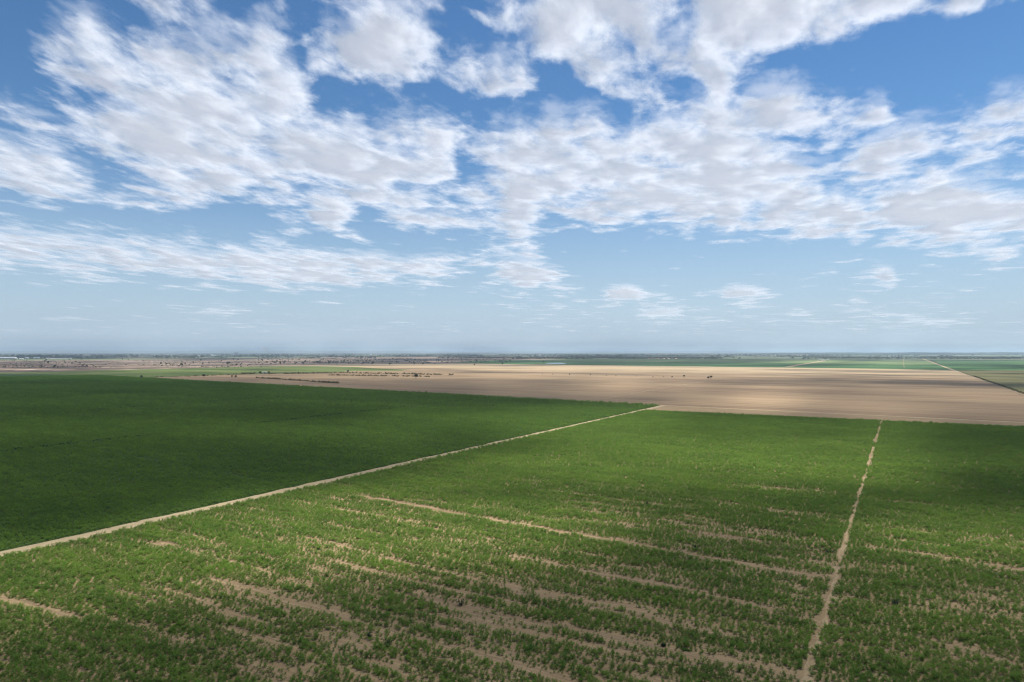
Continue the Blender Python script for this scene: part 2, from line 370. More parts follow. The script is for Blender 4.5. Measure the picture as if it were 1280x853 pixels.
def cloud_sheet():
    N = 520; s = np.linspace(-1, 1, N); A = 1500; xs = A*np.sinh(s*4.85)
    ys = A*np.sinh(np.linspace(-1.6, 4.85, N))
    X, Y = np.meshgrid(xs, ys); X = X.ravel(); Y = Y.ravel()
    off = HC/math.tan(SUN_EL); gx, gy = X-off*math.sin(SUN_AZ), Y-off*math.cos(SUN_AZ)
    c, sn = math.cos(PITCH), math.sin(PITCH)
    def proj(x, y, z):
        d = y*c+z*sn; up = -y*sn+z*c; d = np.where(d > 1, d, 1)
        return 640+F*x/d, 426.5-F*up/d, d
    px, py, d = proj(X, Y, HC-H)
    dens = bil(SKYM, px/40-0.5, py/20-0.5)/9
    for bx, by, rx, ry, am in ((920, 367, 22, 5, .8), (780, 368, 28, 6, .6), (1108, 347, 12, 4, .6), (1070, 377, 11, 3, .5), (650, 346, 42, 12, .4), (822, 392, 26, 5, .5), (1000, 393, 18, 4, .4), (1180, 402, 60, 3, .35),
                             (85, 398, 30, 3, .3), (280, 390, 30, 4, .3), (405, 277, 30, 10, .4), (1180, 272, 70, 16, .3), (668, 236, 45, 16, .3), (1030, 402, 22, 3, .4), (990, 330, 30, 8, .2), (640, 330, 30, 5, .2)):
        dens = dens+am*np.exp(-(((px-bx)/rx)**2+((py-by)/ry)**2)**1.5)
    dens = dens+0.13*np.exp(-((py-272)/36)**2)*(px > 330)+0.05*np.exp(-((py-395)/22)**2)*(px > 600)-0.04*np.exp(-((py-60)/60)**2)
    inview = 1/(1+np.exp(-(Y-3300)/250))
    qx, qy, d2 = proj(gx, gy, -H)
    near = (gy < 90)
    sh = bil(SHM, qx/40-0.5, (qy-450)/20-0.5)/9
    sh = np.where(near, 0.6, sh)
    me = bpy.data.meshes.new('clouds'); me.vertices.add(N*N)
    me.vertices.foreach_set('co', np.stack([X, Y, np.full_like(X, HC)], 1).ravel())
    i = np.arange(N*(N-1)).reshape(N-1, N)[:, :-1].ravel(); F4 = np.stack([i, i+1, i+1+N, i+N], 1)
    me.loops.add(F4.size); me.loops.foreach_set('vertex_index', F4.ravel().astype(np.int32))
    me.polygons.add(len(F4)); me.polygons.foreach_set('loop_start', np.arange(0, F4.size, 4, dtype=np.int32))
    me.update(calc_edges=True)
    for nm, arr in (('cover', dens), ('shade', sh), ('seen', inview)):
        at = me.attributes.new(nm, 'FLOAT', 'POINT'); at.data.foreach_set('value', arr.astype(np.float32))
    g = NG('cloud_vapour')
    def at(n): nd = g.n('ShaderNodeAttribute', attribute_name=n); return nd.outputs['Fac']
    cov, shd, seen = at('cover'), at('shade'), at('seen')
    ln = g.n('ShaderNodeVectorMath', operation='LENGTH'); g.t.links.new(g.pos(), ln.inputs[0])
    # cloud streets: cells grow longer with distance downwind
    sp = g.n('ShaderNodeSeparateXYZ'); g.t.links.new(g.pos(), sp.inputs[0])
    yy = g.math('MULTIPLY', g.math('LOGARITHM', g.math('ADD', 1.0, g.math('DIVIDE', ln.outputs['Value'], 7000.0)), math.e), 12000.0)
    th = g.math('ARCTAN2', sp.outputs[0], g.math('MAXIMUM', sp.outputs[1], 1.0))
    xx = g.math('MULTIPLY', th, g.math('MULTIPLY', 11000.0, g.math('POWER', g.math('DIVIDE', ln.outputs['Value'], 12000.0), 0.4)))
    xx = g.math('SUBTRACT', xx, g.math('MULTIPLY', yy, 0.25))
    def cell(a, b, z=0.0):
        c3 = g.n('ShaderNodeCombineXYZ'); g.set(c3.inputs[0], g.math('DIVIDE', xx, a)); g.set(c3.inputs[1], g.math('DIVIDE', yy, b)); g.set(c3.inputs[2], g.math('ADD', g.math('MULTIPLY', at('lift'), 0.12), z)); return c3.outputs[0]
    n1 = g.noise(cell(1150, 1250), 1, 6, 0.52, 0.25)
    n2 = g.noise(cell(520, 560, 4.7), 1, 6, 0.54, 0.2)
    nn = g.math('ADD', g.math('MULTIPLY', n1, 0.36), g.math('MULTIPLY', n2, 0.64))
    x = g.math('ADD', cov, g.math('MULTIPLY', g.math('SUBTRACT', nn, 0.5), 3.1))
    x = g.math('SUBTRACT', x, g.math('MULTIPLY', at('lift'), 0.13))
    al = g.math('MULTIPLY', g.ramp(x, 0.42, 0.97), g.ramp(ln.outputs['Value'], 12000, 60000, 1.0, 0.6))
    thick = g.ramp(g.math('ADD', x, g.math('MULTIPLY', g.math('SUBTRACT', n2, 0.5), 1.2)), 0.75, 1.45)
    n3 = g.noise(g.frame(170, 120), 1, 5, 0.6)
    n4 = g.math('MULTIPLY', g.math('SUBTRACT', g.noise(g.frame(420, 260), 1, 4, 0.6), 0.5), g.ramp(ln.outputs['Value'], 3000, 3600, 0.0, 2.3))
    a2 = g.math('ADD', g.math('ADD', shd, n4), g.math('MULTIPLY', g.math('SUBTRACT', n3, 0.5), 0.35), clamp=True)
    mixa = g.n('ShaderNodeMix', data_type='FLOAT'); g.set(mixa.inputs[0], seen); g.set(mixa.inputs[2], g.ramp(a2, 0.06, 0.95, 0.0, 0.96)); g.set(mixa.inputs[3], g.math('MULTIPLY', al, g.math('SUBTRACT', 0.84, g.math('MULTIPLY', g.math('MINIMUM', at('lift'), 1.0), 0.52))))
    tr = g.n('ShaderNodeBsdfTransparent')
    tl = g.n('ShaderNodeBsdfTranslucent'); g.set(tl.inputs[0], g.mix(seen, (0.16, 0.17, 0.185), g.mix(thick, (0.42, 0.445, 0.475), (0.47, 0.48, 0.50))))
    mx = g.n('ShaderNodeMixShader'); g.set(mx.inputs[0], mixa.outputs[0])
    g.t.links.new(tr.outputs[0], mx.inputs[1]); g.t.links.new(tl.outputs[0], mx.inputs[2]); g.t.links.new(mx.outputs[0], g.out.inputs[0])
    parent = bpy.data.objects.new('clouds', None); sc.collection.objects.link(parent)
    tag(parent, 'scattered white clouds spread over the blue sky', 'clouds', kind='stuff')
    me.attributes.new('lift', 'FLOAT', 'POINT'); link('cloud_base', me, g.m, parent)
    for lift in (1, 2):
        m2 = me.copy(); bm = bmesh.new(); bm.from_mesh(m2)
        bmesh.ops.delete(bm, geom=[q for q in bm.verts if q.co.y < 3000 or q.co.y > 45000 or abs(q.co.x) > q.co.y*0.95+600], context='VERTS')
        lay = bm.verts.layers.float['lift']
        for q in bm.verts: q.co.z += 130*lift; q[lay] = lift
        bm.to_mesh(m2); bm.free(); link('cloud_top', m2, None, parent)
cloud_sheet()

# ------------------------------------------------------------------ haze
def haze():
    bm = bmesh.new(); bmesh.ops.create_cube(bm, size=1)
    for q in bm.verts: q.co = Vector((q.co.x*144000, q.co.y*144000, -1.3+(q.co.z+0.5)*200))
    me = bpy.data.meshes.new('haze'); bm.to_mesh(me); bm.free()
    g = NG('haze_air'); pv = g.n('ShaderNodeVolumePrincipled'); pv.inputs['Color'].default_value = (0.70, 0.86, 1, 1)
    pv.inputs['Density'].default_value = 0.000055; pv.inputs['Anisotropy'].default_value = 0.3
    g.t.links.new(pv.outputs[0], g.out.inputs['Volume'])
    tag(link('haze', me, g.m), kind='stuff')
haze()

# ------------------------------------------------------------------ plants
def bush_mesh(name, seed, stems=8, per=9, hh=1.0, rad=0.45, ll=0.26, lw=0.09):
    r = random.Random(seed); vs = []; fs = []
    for k in range(stems):
        a = r.uniform(0, 2*math.pi); R0 = rad*r.uniform(0.2, 1)
        top = Vector((math.cos(a)*R0, math.sin(a)*R0, hh*r.uniform(0.6, 1.0)*(1-0.3*R0/rad)))
        foot = Vector((top.x*0.25, top.y*0.25, 0))
        for j in range(per):
            f = (j+0.7)/per; p = foot.lerp(top, f); p.z = top.z*(f**0.8)*0.97
            la = r.uniform(0, 2*math.pi); up = r.uniform(0.1, 0.9)+0.4*f
            d = Vector((math.cos(la), math.sin(la), up)).normalized(); sd_ = d.cross(Vector((0, 0, 1))).normalized()
            L = ll*r.uniform(0.7, 1.3); W = lw*r.uniform(0.7, 1.3)
            m = p+d*L*0.55; e = p+d*L+Vector((0, 0, -0.25*L))
            i = len(vs); vs += [p, m+sd_*W*0.5, e, m-sd_*W*0.5]; fs += [(i, i+1, i+2), (i, i+2, i+3)]
    return mesh(name, vs, fs)
VAR = [bush_mesh('crop_bush_%d' % i, 10+i, stems=random.randint(7, 10), per=9, hh=random.uniform(0.7, 1.0), rad=random.uniform(0.48, 0.7)) for i in range(5)]
for m in VAR: m.materials.append(crop_leaf)

# bare stripes: (t at s0, t at s1, s0, s1, half width, strength)
STR = [(111, 105, -170, -90, 0.5, 0.5), (118, 110, -165, -70, 0.55, 0.55), (126, 118, -170, -80, 0.6, 0.5), (91, 84, -150, -60, 0.6, 0.6), (84, 80, -140, -50, 0.55, 0.55), (134, 124, -150, -60, 0.5, 0.5), (88, 87, -50, -14, 0.7, 0.6), (124, 123, -60, -14, 0.6, 0.5), (133, 132, -70, -14, 0.6, 0.45), (174, 170, -190, -120, 0.6, 0.4), (164, 158, -180, -100, 0.6, 0.4),
       (181, 166, -172, -14, 1.5, 1.1), (146, 141, -84, -14, 1.3, 0.9), (112, 114, -84, -14, 1.5, 0.8), (108, 110, -60, -14, 1.0, 0.6), (103, 97, -142, -60, 0.5, 0.6), (99, 95, -140, -50, 0.6, 0.6),
       (106, 101, -140, -70, 0.5, 0.5), (96, 92, -60, -14, 1.0, 0.8), (69, 73, -160, -130, 1.2, 0.9), (75, 74, -140, -110, 0.9, 0.6), (152, 150, -70, -14, 0.8, 0.5),
       (128, 127, -110, -40, 1.3, 0.5), (120, 119, -120, -60, 1.0, 0.45), (137, 135, -120, -60, 1.0, 0.45), (158, 156, -130, -70, 1.0, 0.4), (264, 268, -60, -14, 4.5, 0.7), (190, 187, -75, -14, 2.5, 0.55),
       (200, 198, -95, -30, 3, 0.4), (222, 219, -130, -60, 2, 0.4), (232, 229, -70, -20, 3, 0.35), (330, 327, -40, -14, 4, 0.6), (420, 417, -60, -14, 9, 0.35), (290, 287, -90, -50, 3, 0.3),
       (262, 257, -12, 70, 1.8, 0.7), (212, 205, -12, 20, 1.4, 0.6), (200, 190, -5, 40, 2.2, 0.7), (222, 220, -8, 10, 1.0, 0.5), (184, 176, 20, 60, 1.6, 0.5), (139, 130, 2, 45, 1.2, 0.7), (122, 114, 2, 40, 1.2, 0.5),
       (197, 192, -354, -291, 0.9, 0.8), (186, 183, -246, -214, 1.0, 0.8), (160, 156, 5, 30, 1.2, 0.4), (148, 146, 0, 40, 1.2, 0.35)]
def veg(s, t, zone):
    rowv = vnoise(s/16, t/0.9, 141)-0.5+0.7*(vnoise(s/45, t/1.8, 143)-0.5)
    big = fbm(s/42, t/14, 51); mid = fbm(s/14, t/2.6, 61); fine = fbm(s/4.5, t/1.5, 71, 3)
    if zone == 'dense': base = 1.25+(fine-0.5)*0.9
    elif zone == 'near':
        d = 0.30+0.55*np.clip((t-150)/160, 0, 1) + 0.18*np.clip((-100-s)/60, 0, 1)
        base = 0.85+d+(big-0.5)*0.9+(mid-0.5)*1.7+(fine-0.5)*1.3+rowv*0.75+0.22*np.clip((t-230)/80, 0, 1)
    else:
        base = 1.25+0.6*np.clip((t-190)/120, 0, 1)+(big-0.5)*0.8+(mid-0.5)*1.4+(fine-0.5)*1.2+rowv*0.65
    for t0, t1, s0, s1, hw, stg in STR:
        tt = t0+(t1-t0)*(s-s0)/(s1-s0); dt = (t-tt+(fbm(s/6, t*0+t0, 91, 2)-0.5)*hw*1.6)/hw
        e = 1/(1+np.exp(-(s-s0)/3))*1/(1+np.exp((s-s1)/3))
        base = base-stg*1.5*np.exp(-dt**2)*e*np.clip(0.35+1.3*fbm(s/13+t0, t/9, 131, 3), 0.3, 1.3)
    return base
def proj_px(x, y):
    c, s_ = math.cos(PITCH), math.sin(PITCH); d = y*c-H*s_; up = -y*s_-H*c
    return 640+F*x/d, 426.5-F*up/d
def scatter(zone, s0, s1, t0, t1, dmin, dmax, rs, ps, scl, edge=0.0):
    ts = np.arange(t0, t1, rs); ss = np.arange(s0, s1, ps); S, T = np.meshgrid(ss, ts); S = S.ravel(); T = T.ravel()
    S = S+rng.uniform(-.5, .5, S.size)*ps; T = T+rng.normal(0, .2, S.size)*rs
    x, y = S*u[0]+T*v[0], S*u[1]+T*v[1]; d = np.hypot(x, y)
    k = (y > 50) & (d >= dmin) & (d < dmax) & (T < far_t(S)-0.5) & (np.abs(x) < y*0.82+40)
    S, T, x, y, d = S[k], T[k], x[k], y[k], d[k]
    vg = veg(S, T, zone); k = rng.random(S.size) < np.clip(vg, 0.02, 1)**1.3
    # keep the tracks clear
    rw = 2.95+1.8*(fbm(T/4, T*0, 111)-0.5); k &= np.abs(S-S_ROAD) > rw
    pw = 0.55+1.3*(fbm(T/3, T*0, 113)-0.5); pw = np.where(T > 560, 0, np.where(T > 330, (pw*0.9+0.35)*(vnoise(T/11, T*0, 115) > 0.3), pw)); k &= np.abs(S-S_PATH) > pw
    if zone == 'dense':
        for q in (-390, -600, -810, -1010): k &= np.abs(S-q-4*(fbm(T/40, T*0+q, 119)-0.5)) > 1.3*(fbm(T/9, T*0, 117)+0.45)+(d > 620)*0.8
    S, T, x, y, d, vg = S[k], T[k], x[k], y[k], d[k], vg[k]
    sc_ = scl*np.clip(0.45+0.45*vg, 0.35, 1.15)*rng.uniform(0.5, 1.3, S.size)
    return np.stack([x, y, sc_, d], 1)
near = np.concatenate([scatter('near', S_ROAD+1, S_PATH, 20, 560, 0, 300, 0.85, 0.74, 1.05), scatter('near', S_ROAD+1, S_PATH, 100, 560, 300, 800, 1.2, 1.15, 1.45)])
east = np.concatenate([scatter('east', S_PATH, 260, 20, 560, 0, 300, 0.85, 0.74, 1.05), scatter('east', S_PATH, 560, -200, 560, 300, 800, 1.2, 1.15, 1.45)])
dense = np.concatenate([scatter('dense', -460, S_ROAD-1, -60, 520, 0, 300, 1.0, 0.85, 1.05), scatter('dense', -900, S_ROAD-1, -300, 800, 300, 620, 1.5, 1.4, 1.45), scatter('dense', -2000, S_ROAD-1, -700, 1500, 620, 1700, 2.4, 2.5, 2.2)])
print('plants', len(near), len(east), len(dense))

# the 300 nearest plants in view are objects of their own
def weeds(zone, s0, s1):
    n = 26000; S = rng.uniform(s0, s1, n); T = rng.uniform(40, 330, n); x, y = S*u[0]+T*v[0], S*u[1]+T*v[1]; d = np.hypot(x, y)
    k = (y > 90) & (np.abs(x) < y*0.8+10) & (d < 330) & (np.abs(S-S_ROAD) > 2.6) & (np.abs(S-S_PATH) > 1.0) & (rng.random(n) < 0.35+0.5*(fbm(S/8, T/2, 151)))
    return np.stack([x, y, rng.uniform(0.16, 0.42, n), d], 1)[k]
near = np.concatenate([near, weeds('near', S_ROAD, S_PATH)]); east = np.concatenate([east, weeds('east', S_PATH, 200)])
allp = [(p[3], zi, i) for zi, arr in enumerate((near, east)) for i, p in enumerate(arr)
        if p[3] < 140 and p[2] > 0.5 and -8 < proj_px(p[0], p[1])[0] < 1288 and proj_px(p[0], p[1])[1] < 853]
allp.sort(); sel = allp[:300]
GR = 'crop bushes in the nearest rows'
drop = {0: set(), 1: set()}
for n, (d, zi, i) in enumerate(sel):
    p = (near, east)[zi][i]; drop[zi].add(i)
    o = link('crop_bush', VAR[n % 5]) if n < 5 else None
    if o is None: o = bases[n % 5].copy(); sc.collection.objects.link(o)
    elif n == 0: bases = [o]
    else: bases.append(o)
    o.location = (p[0], p[1], 0.0); o.rotation_euler = (0, 0, random.uniform(0, 6.28)); o.scale = (p[2],)*3
    tag(o, 'leafy green crop bush in the nearest rows along the bottom edge of the photo', 'crop bush', GR)
near = np.delete(near, list(drop[0]), 0); east = np.delete(east, list(drop[1]), 0)

def gn_tree(objs, name):
    t = bpy.data.node_groups.new(name, 'GeometryNodeTree')
    t.interface.new_socket('Geometry', in_out='INPUT', socket_type='NodeSocketGeometry'); t.interface.new_socket('Geometry', in_out='OUTPUT', socket_type='NodeSocketGeometry')
    gi, go = t.nodes.new('NodeGroupInput'), t.nodes.new('NodeGroupOutput')
    j = t.nodes.new('GeometryNodeGeometryToInstance'); ip = t.nodes.new('GeometryNodeInstanceOnPoints')
    for o in objs:
        oi = t.nodes.new('GeometryNodeObjectInfo'); oi.inputs[0].default_value = o; oi.transform_space = 'ORIGINAL'
        t.links.new(oi.outputs['Geometry'], j.inputs[0])
    def att(n, ty):
        a = t.nodes.new('GeometryNodeInputNamedAttribute'); a.data_type = ty; a.inputs[0].default_value = n; return a.outputs[0]
    t.links.new(gi.outputs[0], ip.inputs['Points']); t.links.new(j.outputs[0], ip.inputs['Instance'])
    ip.inputs['Pick Instance'].default_value = True
    t.links.new(att('pick', 'INT'), ip.inputs['Instance Index'])
    cx = t.nodes.new('ShaderNodeCombineXYZ'); t.links.new(att('turn', 'FLOAT'), cx.inputs[2]); t.links.new(cx.outputs[0], ip.inputs['Rotation'])
    t.links.new(att('size', 'FLOAT'), ip.inputs['Scale']); t.links.new(ip.outputs[0], go.inputs[0]); return t
def instanced(name, pts, tree, nvar, label, cat, z=0.0):
    n = len(pts); me = bpy.data.meshes.new(name); me.vertices.add(n)
    me.vertices.foreach_set('co', np.stack([pts[:, 0], pts[:, 1], np.full(n, z)], 1).ravel().astype(np.float32))
    for nm, ty, arr in (('pick', 'INT', rng.integers(0, nvar, n).astype(np.int32)), ('turn', 'FLOAT', rng.uniform(0, 6.28, n).astype(np.float32)), ('size', 'FLOAT', pts[:, 2].astype(np.float32))):
        a = me.attributes.new(nm, ty, 'POINT'); a.data.foreach_set('value', arr)
    me.update(); o = link(name, me); m = o.modifiers.new('plants', 'NODES'); m.node_group = tree
    return tag(o, label, cat, kind='stuff')
ct = gn_tree(bases, 'crop_rows')
instanced('crop_rows', near, ct, 5, 'patchy green crop between the pale dirt road and the narrow path', 'crop')
instanced('crop_rows', east, ct, 5, 'green crop filling the field right of the narrow path', 'crop')
instanced('dense_crop', dense, ct, 5, 'dense dark green crop left of the pale dirt road', 'crop')

lines = []
for q, t0, t1, st_ in ((-390, 120, 760, 2.2), (-600, 260, 900, 2.6), (-810, 380, 1000, 3.5), (-1010, 500, 1200, 4)):
    for t in np.arange(t0, t1, st_):
        if vnoise(np.array(t/14), np.array(q*1.0), 161) > 0.42 and t < far_t(q)-6: lines.append((*st(q+4*(float(fbm(np.array(t/40), np.array(0.*t+q), 119))-0.5)+random.uniform(-.5, .5), t), random.uniform(0.8, 2.0)))
lines = np.array(lines)
dk = bush_mesh('dark_shrub', 171, stems=12, per=10, hh=0.9, rad=0.8, ll=0.3, lw=0.14); dk.materials.append(dark_leaf); dko = link('shrub', dk); dko.location = (lines[0][0], lines[0][1], 0)
tag(dko, 'nearest dark shrub of the broken shrub line crossing the dense crop', 'shrub')
instanced('shrub_lines', lines[1:], gn_tree([dko], 'shrub_lines'), 1, 'broken dark lines of low shrubs crossing the dense crop', 'shrubs')

# shrubs that stand out in the field
def shrub(px, py, w_, h_, label, mat=dark_leaf, seed=1, name='shrub', cat='shrub'):
    p = gp(px, py); m = bush_mesh(name, seed, stems=16, per=12, hh=h_, rad=w_*0.5, ll=0.3, lw=0.14); m.materials.append(mat)
    o = link(name, m); o.location = (p[0], p[1], 0); return tag(o, label, cat)
shrub(1036, 691, 4.0, 1.1, 'dark low shrub at the left edge of the narrow dirt path', seed=5)
shrub(870, 686, 2.6, 1.2, 'small dark shrub beside the bare tractor track', seed=6)
shrub(809, 632, 1.6, 1.8, 'single dark round shrub high up in the patchy green field', seed=7)
shrub(664, 811, 0.7, 0.6, 'tiny blackish shrub left of the large leafy clump', seed=8)
shrub(829, 808, 1.0, 0.5, 'small blackish shrub on the bare soil above a bright weed patch', seed=9)
shrub(462, 797, 1.2, 0.8, 'small dark shrub left of a bushy clump near the bottom', seed=10)
shrub(484, 808, 2.4, 1.3, 'bushy dark clump in the shaded rows near the bottom', seed=11)
shrub(707, 826, 2.6, 1.7, 'large leafy dark green clump standing on bare soil near the bottom', seed=12, mat=crop_leaf)
shrub(1120, 756, 2.6, 1.3, 'dark leafy clump in the right field near the path', seed=13)
shrub(576, 757, 2.6, 1.4, 'dark green clump above the bare strip in the centre', seed=14)
shrub(857, 813, 2.2, 0.35, 'flat patch of bright green weed on bare soil', weed_leaf, 15, 'weed_patch', 'weeds')
shrub(612, 752, 5.0, 0.3, 'long flat strip of bright green weed in the sparse rows', weed_leaf, 16, 'weed_patch', 'weeds')

# ------------------------------------------------------------------ distant trees, hedges
def crown_mesh(name, seed, n=260, squash=0.8):
    r = random.Random(seed); vs = []; fs = []
    lobes = [(Vector((r.uniform(-1.4, 1.4), r.uniform(-1.4, 1.4), r.uniform(2.6, 4.6))), r.uniform(1.0, 1.8)) for _ in range(7)]
    for _ in range(n):
        c, rr = r.choice(lobes); d = Vector((r.gauss(0, 1), r.gauss(0, 1), r.gauss(0, 1))).normalized()
        p = c+Vector((d.x, d.y, d.z*squash))*rr*r.uniform(0.7, 1.0)
        a = Vector((r.gauss(0, 1), r.gauss(0, 1), r.gauss(0, 1))).normalized(); b = a.orthogonal().normalized(); s_ = r.uniform(0.3, 0.55)
        i = len(vs); vs += [p+a*s_, p+b*s_*0.6, p-a*s_, p-b*s_*0.6]; fs.append((i, i+1, i+2, i+3))
    return mesh(name, vs, fs)
def trunk_mesh(seed):
    r = random.Random(seed); bm = bmesh.new()
    def limb(a, b, ra, rb):
        d = (b-a); L = d.length; mt = Matrix.Translation((a+b)/2) @ d.to_track_quat('Z', 'Y').to_matrix().to_4x4()
        bmesh.ops.create_cone(bm, cap_ends=True, segments=7, radius1=ra, radius2=rb, depth=L, matrix=mt)
    fork = Vector((r.uniform(-.2, .2), r.uniform(-.2, .2), 2.2)); limb(Vector((0, 0, -0.1)), fork, 0.22, 0.15)
    for k in range(4):
        a = k*1.57+r.uniform(-.4, .4); limb(fork*0.98, fork+Vector((math.cos(a)*1.1, math.sin(a)*1.1, r.uniform(1.2, 2))), 0.11, 0.04)
    me = bpy.data.meshes.new('trunk'); bm.to_mesh(me); bm.free(); return me
TREES = []
for k in range(3):
    cm, tm = crown_mesh('crown', 60+k), trunk_mesh(70+k); cm.materials.append(tree_leaf); tm.materials.append(bark_mat); TREES.append((cm, tm))
def tree(p, s, label, group=None, k=None, name='tree', cat='tree', z=0):
    k = random.randrange(3) if k is None else k
    r = bpy.data.objects.new(name, None); sc.collection.objects.link(r); r.location = (p[0], p[1], z); r.scale = (s, s, s*random.uniform(0.8, 1.1)); r.rotation_euler.z = random.uniform(0, 6.28)
    for nm, me in zip(('crown', 'trunk'), TREES[k]):
        c = bpy.data.objects.new(nm, me); sc.collection.objects.link(c); c.parent = r
    return tag(r, label, cat, group), r.children
tree(gp(855, 472), 1.1, 'lone dark round tree standing in the middle of the brown field')
tree(gp(885, 474), 1.0, 'left of two dark trees side by side on the brown field track')
tree(gp(888.5, 473.8), 1.1, 'right of two dark trees side by side on the brown field track')
tree(gp(255, 471.8), 1.2, 'dark tree on the sand wedge behind the left crop field')
tree(gp(290, 472.2), 0.9, 'small tree on the sand between the two wedge trees and the pale hut')
tree(gp(294.5, 472.5), 1.25, 'bigger dark tree on the sand just right of a small tree')
tree(gp(177, 473), 1.1, 'dark tree at the left tip of the sand wedge')
tree(gp(435, 466.3), 1.2, 'dark tree above the olive hedge band')
tree(gp(520, 473), 1.6, 'dark bushy tree standing below the right end of the olive hedge band')
tree(gp(325, 467.4), 1.3, 'dark tree left of the small pale hut')
tree(gp(336, 467.2), 1.0, 'dark tree right of the small pale hut')
tree(gp(593, 457), 1.3, 'dark tree near the far edge of the bare field')
tree(gp(628, 456.1), 1.6, 'wide dark tree on the sand below the far green strip')
tree(gp(679.5, 454.2), 2.0, 'dark tree at the left end of the pond')
for x in (678, 691, 712, 738, 758, 770, 795, 840, 829, 816):
    tree(gp(x, 468.2+(x-678)*0.024+random.uniform(-.4, .4)), random.uniform(0.4, 0.6), 'tiny dark bush in the thin row across the brown field', 'tiny bushes crossing the brown field', name='bush', cat='bush')
first = tree(gp(400, 455.5), 1.2, 'dark tree dotted over the brown scrubland left of centre', 'trees dotted over the scrubland')[1]
cnt = 0
while cnt < 170:
    px = random.uniform(330, 640) if random.random() < 0.75 else random.uniform(0, 330); py = random.uniform(449.5, 456.5) if px > 330 else random.uniform(450, 460)
    if px > 560 and py > 452: continue
    tree(gp(px, py), random.uniform(1.0, 2.1), 'dark tree dotted over the brown scrubland left of centre' if px > 330 else 'dark tree dotted over the mottled scrubland at the far left', 'trees dotted over the scrubland' if px > 330 else 'trees dotted over the far left scrubland'); cnt += 1
# woods seen as one mass
def pxscatter(n, x0, x1, y0, y1, smin, smax):
    out = []
    for _ in range(n):
        # uniform in ground depth, weighted to the band
        py = random.uniform(y0, y1); px = random.uniform(x0, x1); p = gp(px, py)
        if float(vnoise(np.array(px/38+900), np.array(py*1.3+50), 201))*0.6+0.4*float(vnoise(np.array(px/9+900), np.array(py*2.2+50), 203)) < 0.5: continue
        out.append((p[0], p[1], random.uniform(smin, smax)))
    return np.array(out)
def clump_obj(mat, name, seed):
    m = crown_mesh(name, seed, 200, 0.7)
    for q in m.vertices: q.co.z -= 1.2
    m.materials.append(mat); return m
wood_src = clump_obj(tree_leaf, 'tree', 90)
wo1 = link('tree', wood_src); p = gp(500, 448.5); wo1.location = (p[0], p[1], 0); wo1.scale = (1.6,)*3
tag(wo1, 'dark tree of the far wood right behind the scrubland', 'tree')
wt = gn_tree([wo1], 'woods')
pts = np.concatenate([pxscatter(5000, 640, 1400, 446.2, 449.2, 1.5, 3), pxscatter(5000, -100, 640, 444.0, 448.2, 1.5, 3), pxscatter(3500, -100, 1400, 442.6, 446.5, 2.5, 5),
                      pxscatter(2600, 330, 640, 447.5, 454, 0.6, 1.4), pxscatter(1500, 0, 330, 451, 460, 0.4, 1.0), pxscatter(2500, 480, 760, 446, 449, 1.0, 2.2)])
instanced('woods', pts, wt, 1, 'dark far-off woods and scrub below the horizon', 'woods')
# olive hedges: rows of shrubs
os_ = clump_obj(straw_leaf, 'hedge_shrub', 95); oh = link('shrub', os_); p = gp(566, 469.2); oh.location = (p[0], p[1], 0); oh.scale = (0.9,)*3
tag(oh, 'olive shrub at the right tip of the long olive hedge band', 'shrub')
ht = gn_tree([oh], 'hedge_shrubs')
def band(pts, n, wpx, s0, s1):
    out = []
    for _ in range(n):
        k = random.random()*(len(pts)-1); i = int(k); f = k-i
        px = pts[i][0]*(1-f)+pts[i+1][0]*f; py = pts[i][1]*(1-f)+pts[i+1][1]*f+random.uniform(-wpx, wpx)
        p = gp(px, py); out.append((p[0], p[1], random.uniform(s0, s1)*random.choice((0.35, 0.5, 0.7, 1.0))))
    return np.array([o for o in out if float(vnoise(np.array(o[0]/14+500), np.array(3.), 207)) > 0.18])
instanced('hedge', band([(320, 472.8), (345, 474.2), (375, 476.2), (400, 478.2), (424, 479.6)], 420, 0.2, 0.35, 0.8), ht, 1, 'short dark olive hedge running down to the dark green crop', 'hedge')
instanced('hedge', np.concatenate([band([(300, 467.4), (360, 467.6), (430, 466.6), (500, 467.8), (565, 469.2)], 900, 0.45, 0.4, 0.9), band([(410, 469.4), (470, 470.2), (537, 471.4)], 330, 0.3, 0.4, 0.8)]), ht, 1, 'long olive hedge band across the pale soil left of centre', 'hedge')
instanced('hedge', band([(185, 472), (240, 471), (290, 468.8), (320, 467.6)], 200, 0.1, 0.35, 0.7), ht, 1, 'thin olive hedge along the sand wedge at the left', 'hedge')
instanced('verge', np.array([(*st(S_EAST+9+random.uniform(-1.5, 1.5), random.uniform(500, 1700)), random.uniform(0.12, 0.35)) for _ in range(900)]), ht, 1, 'dark olive scrub verge along the right-hand dirt road', 'verge')

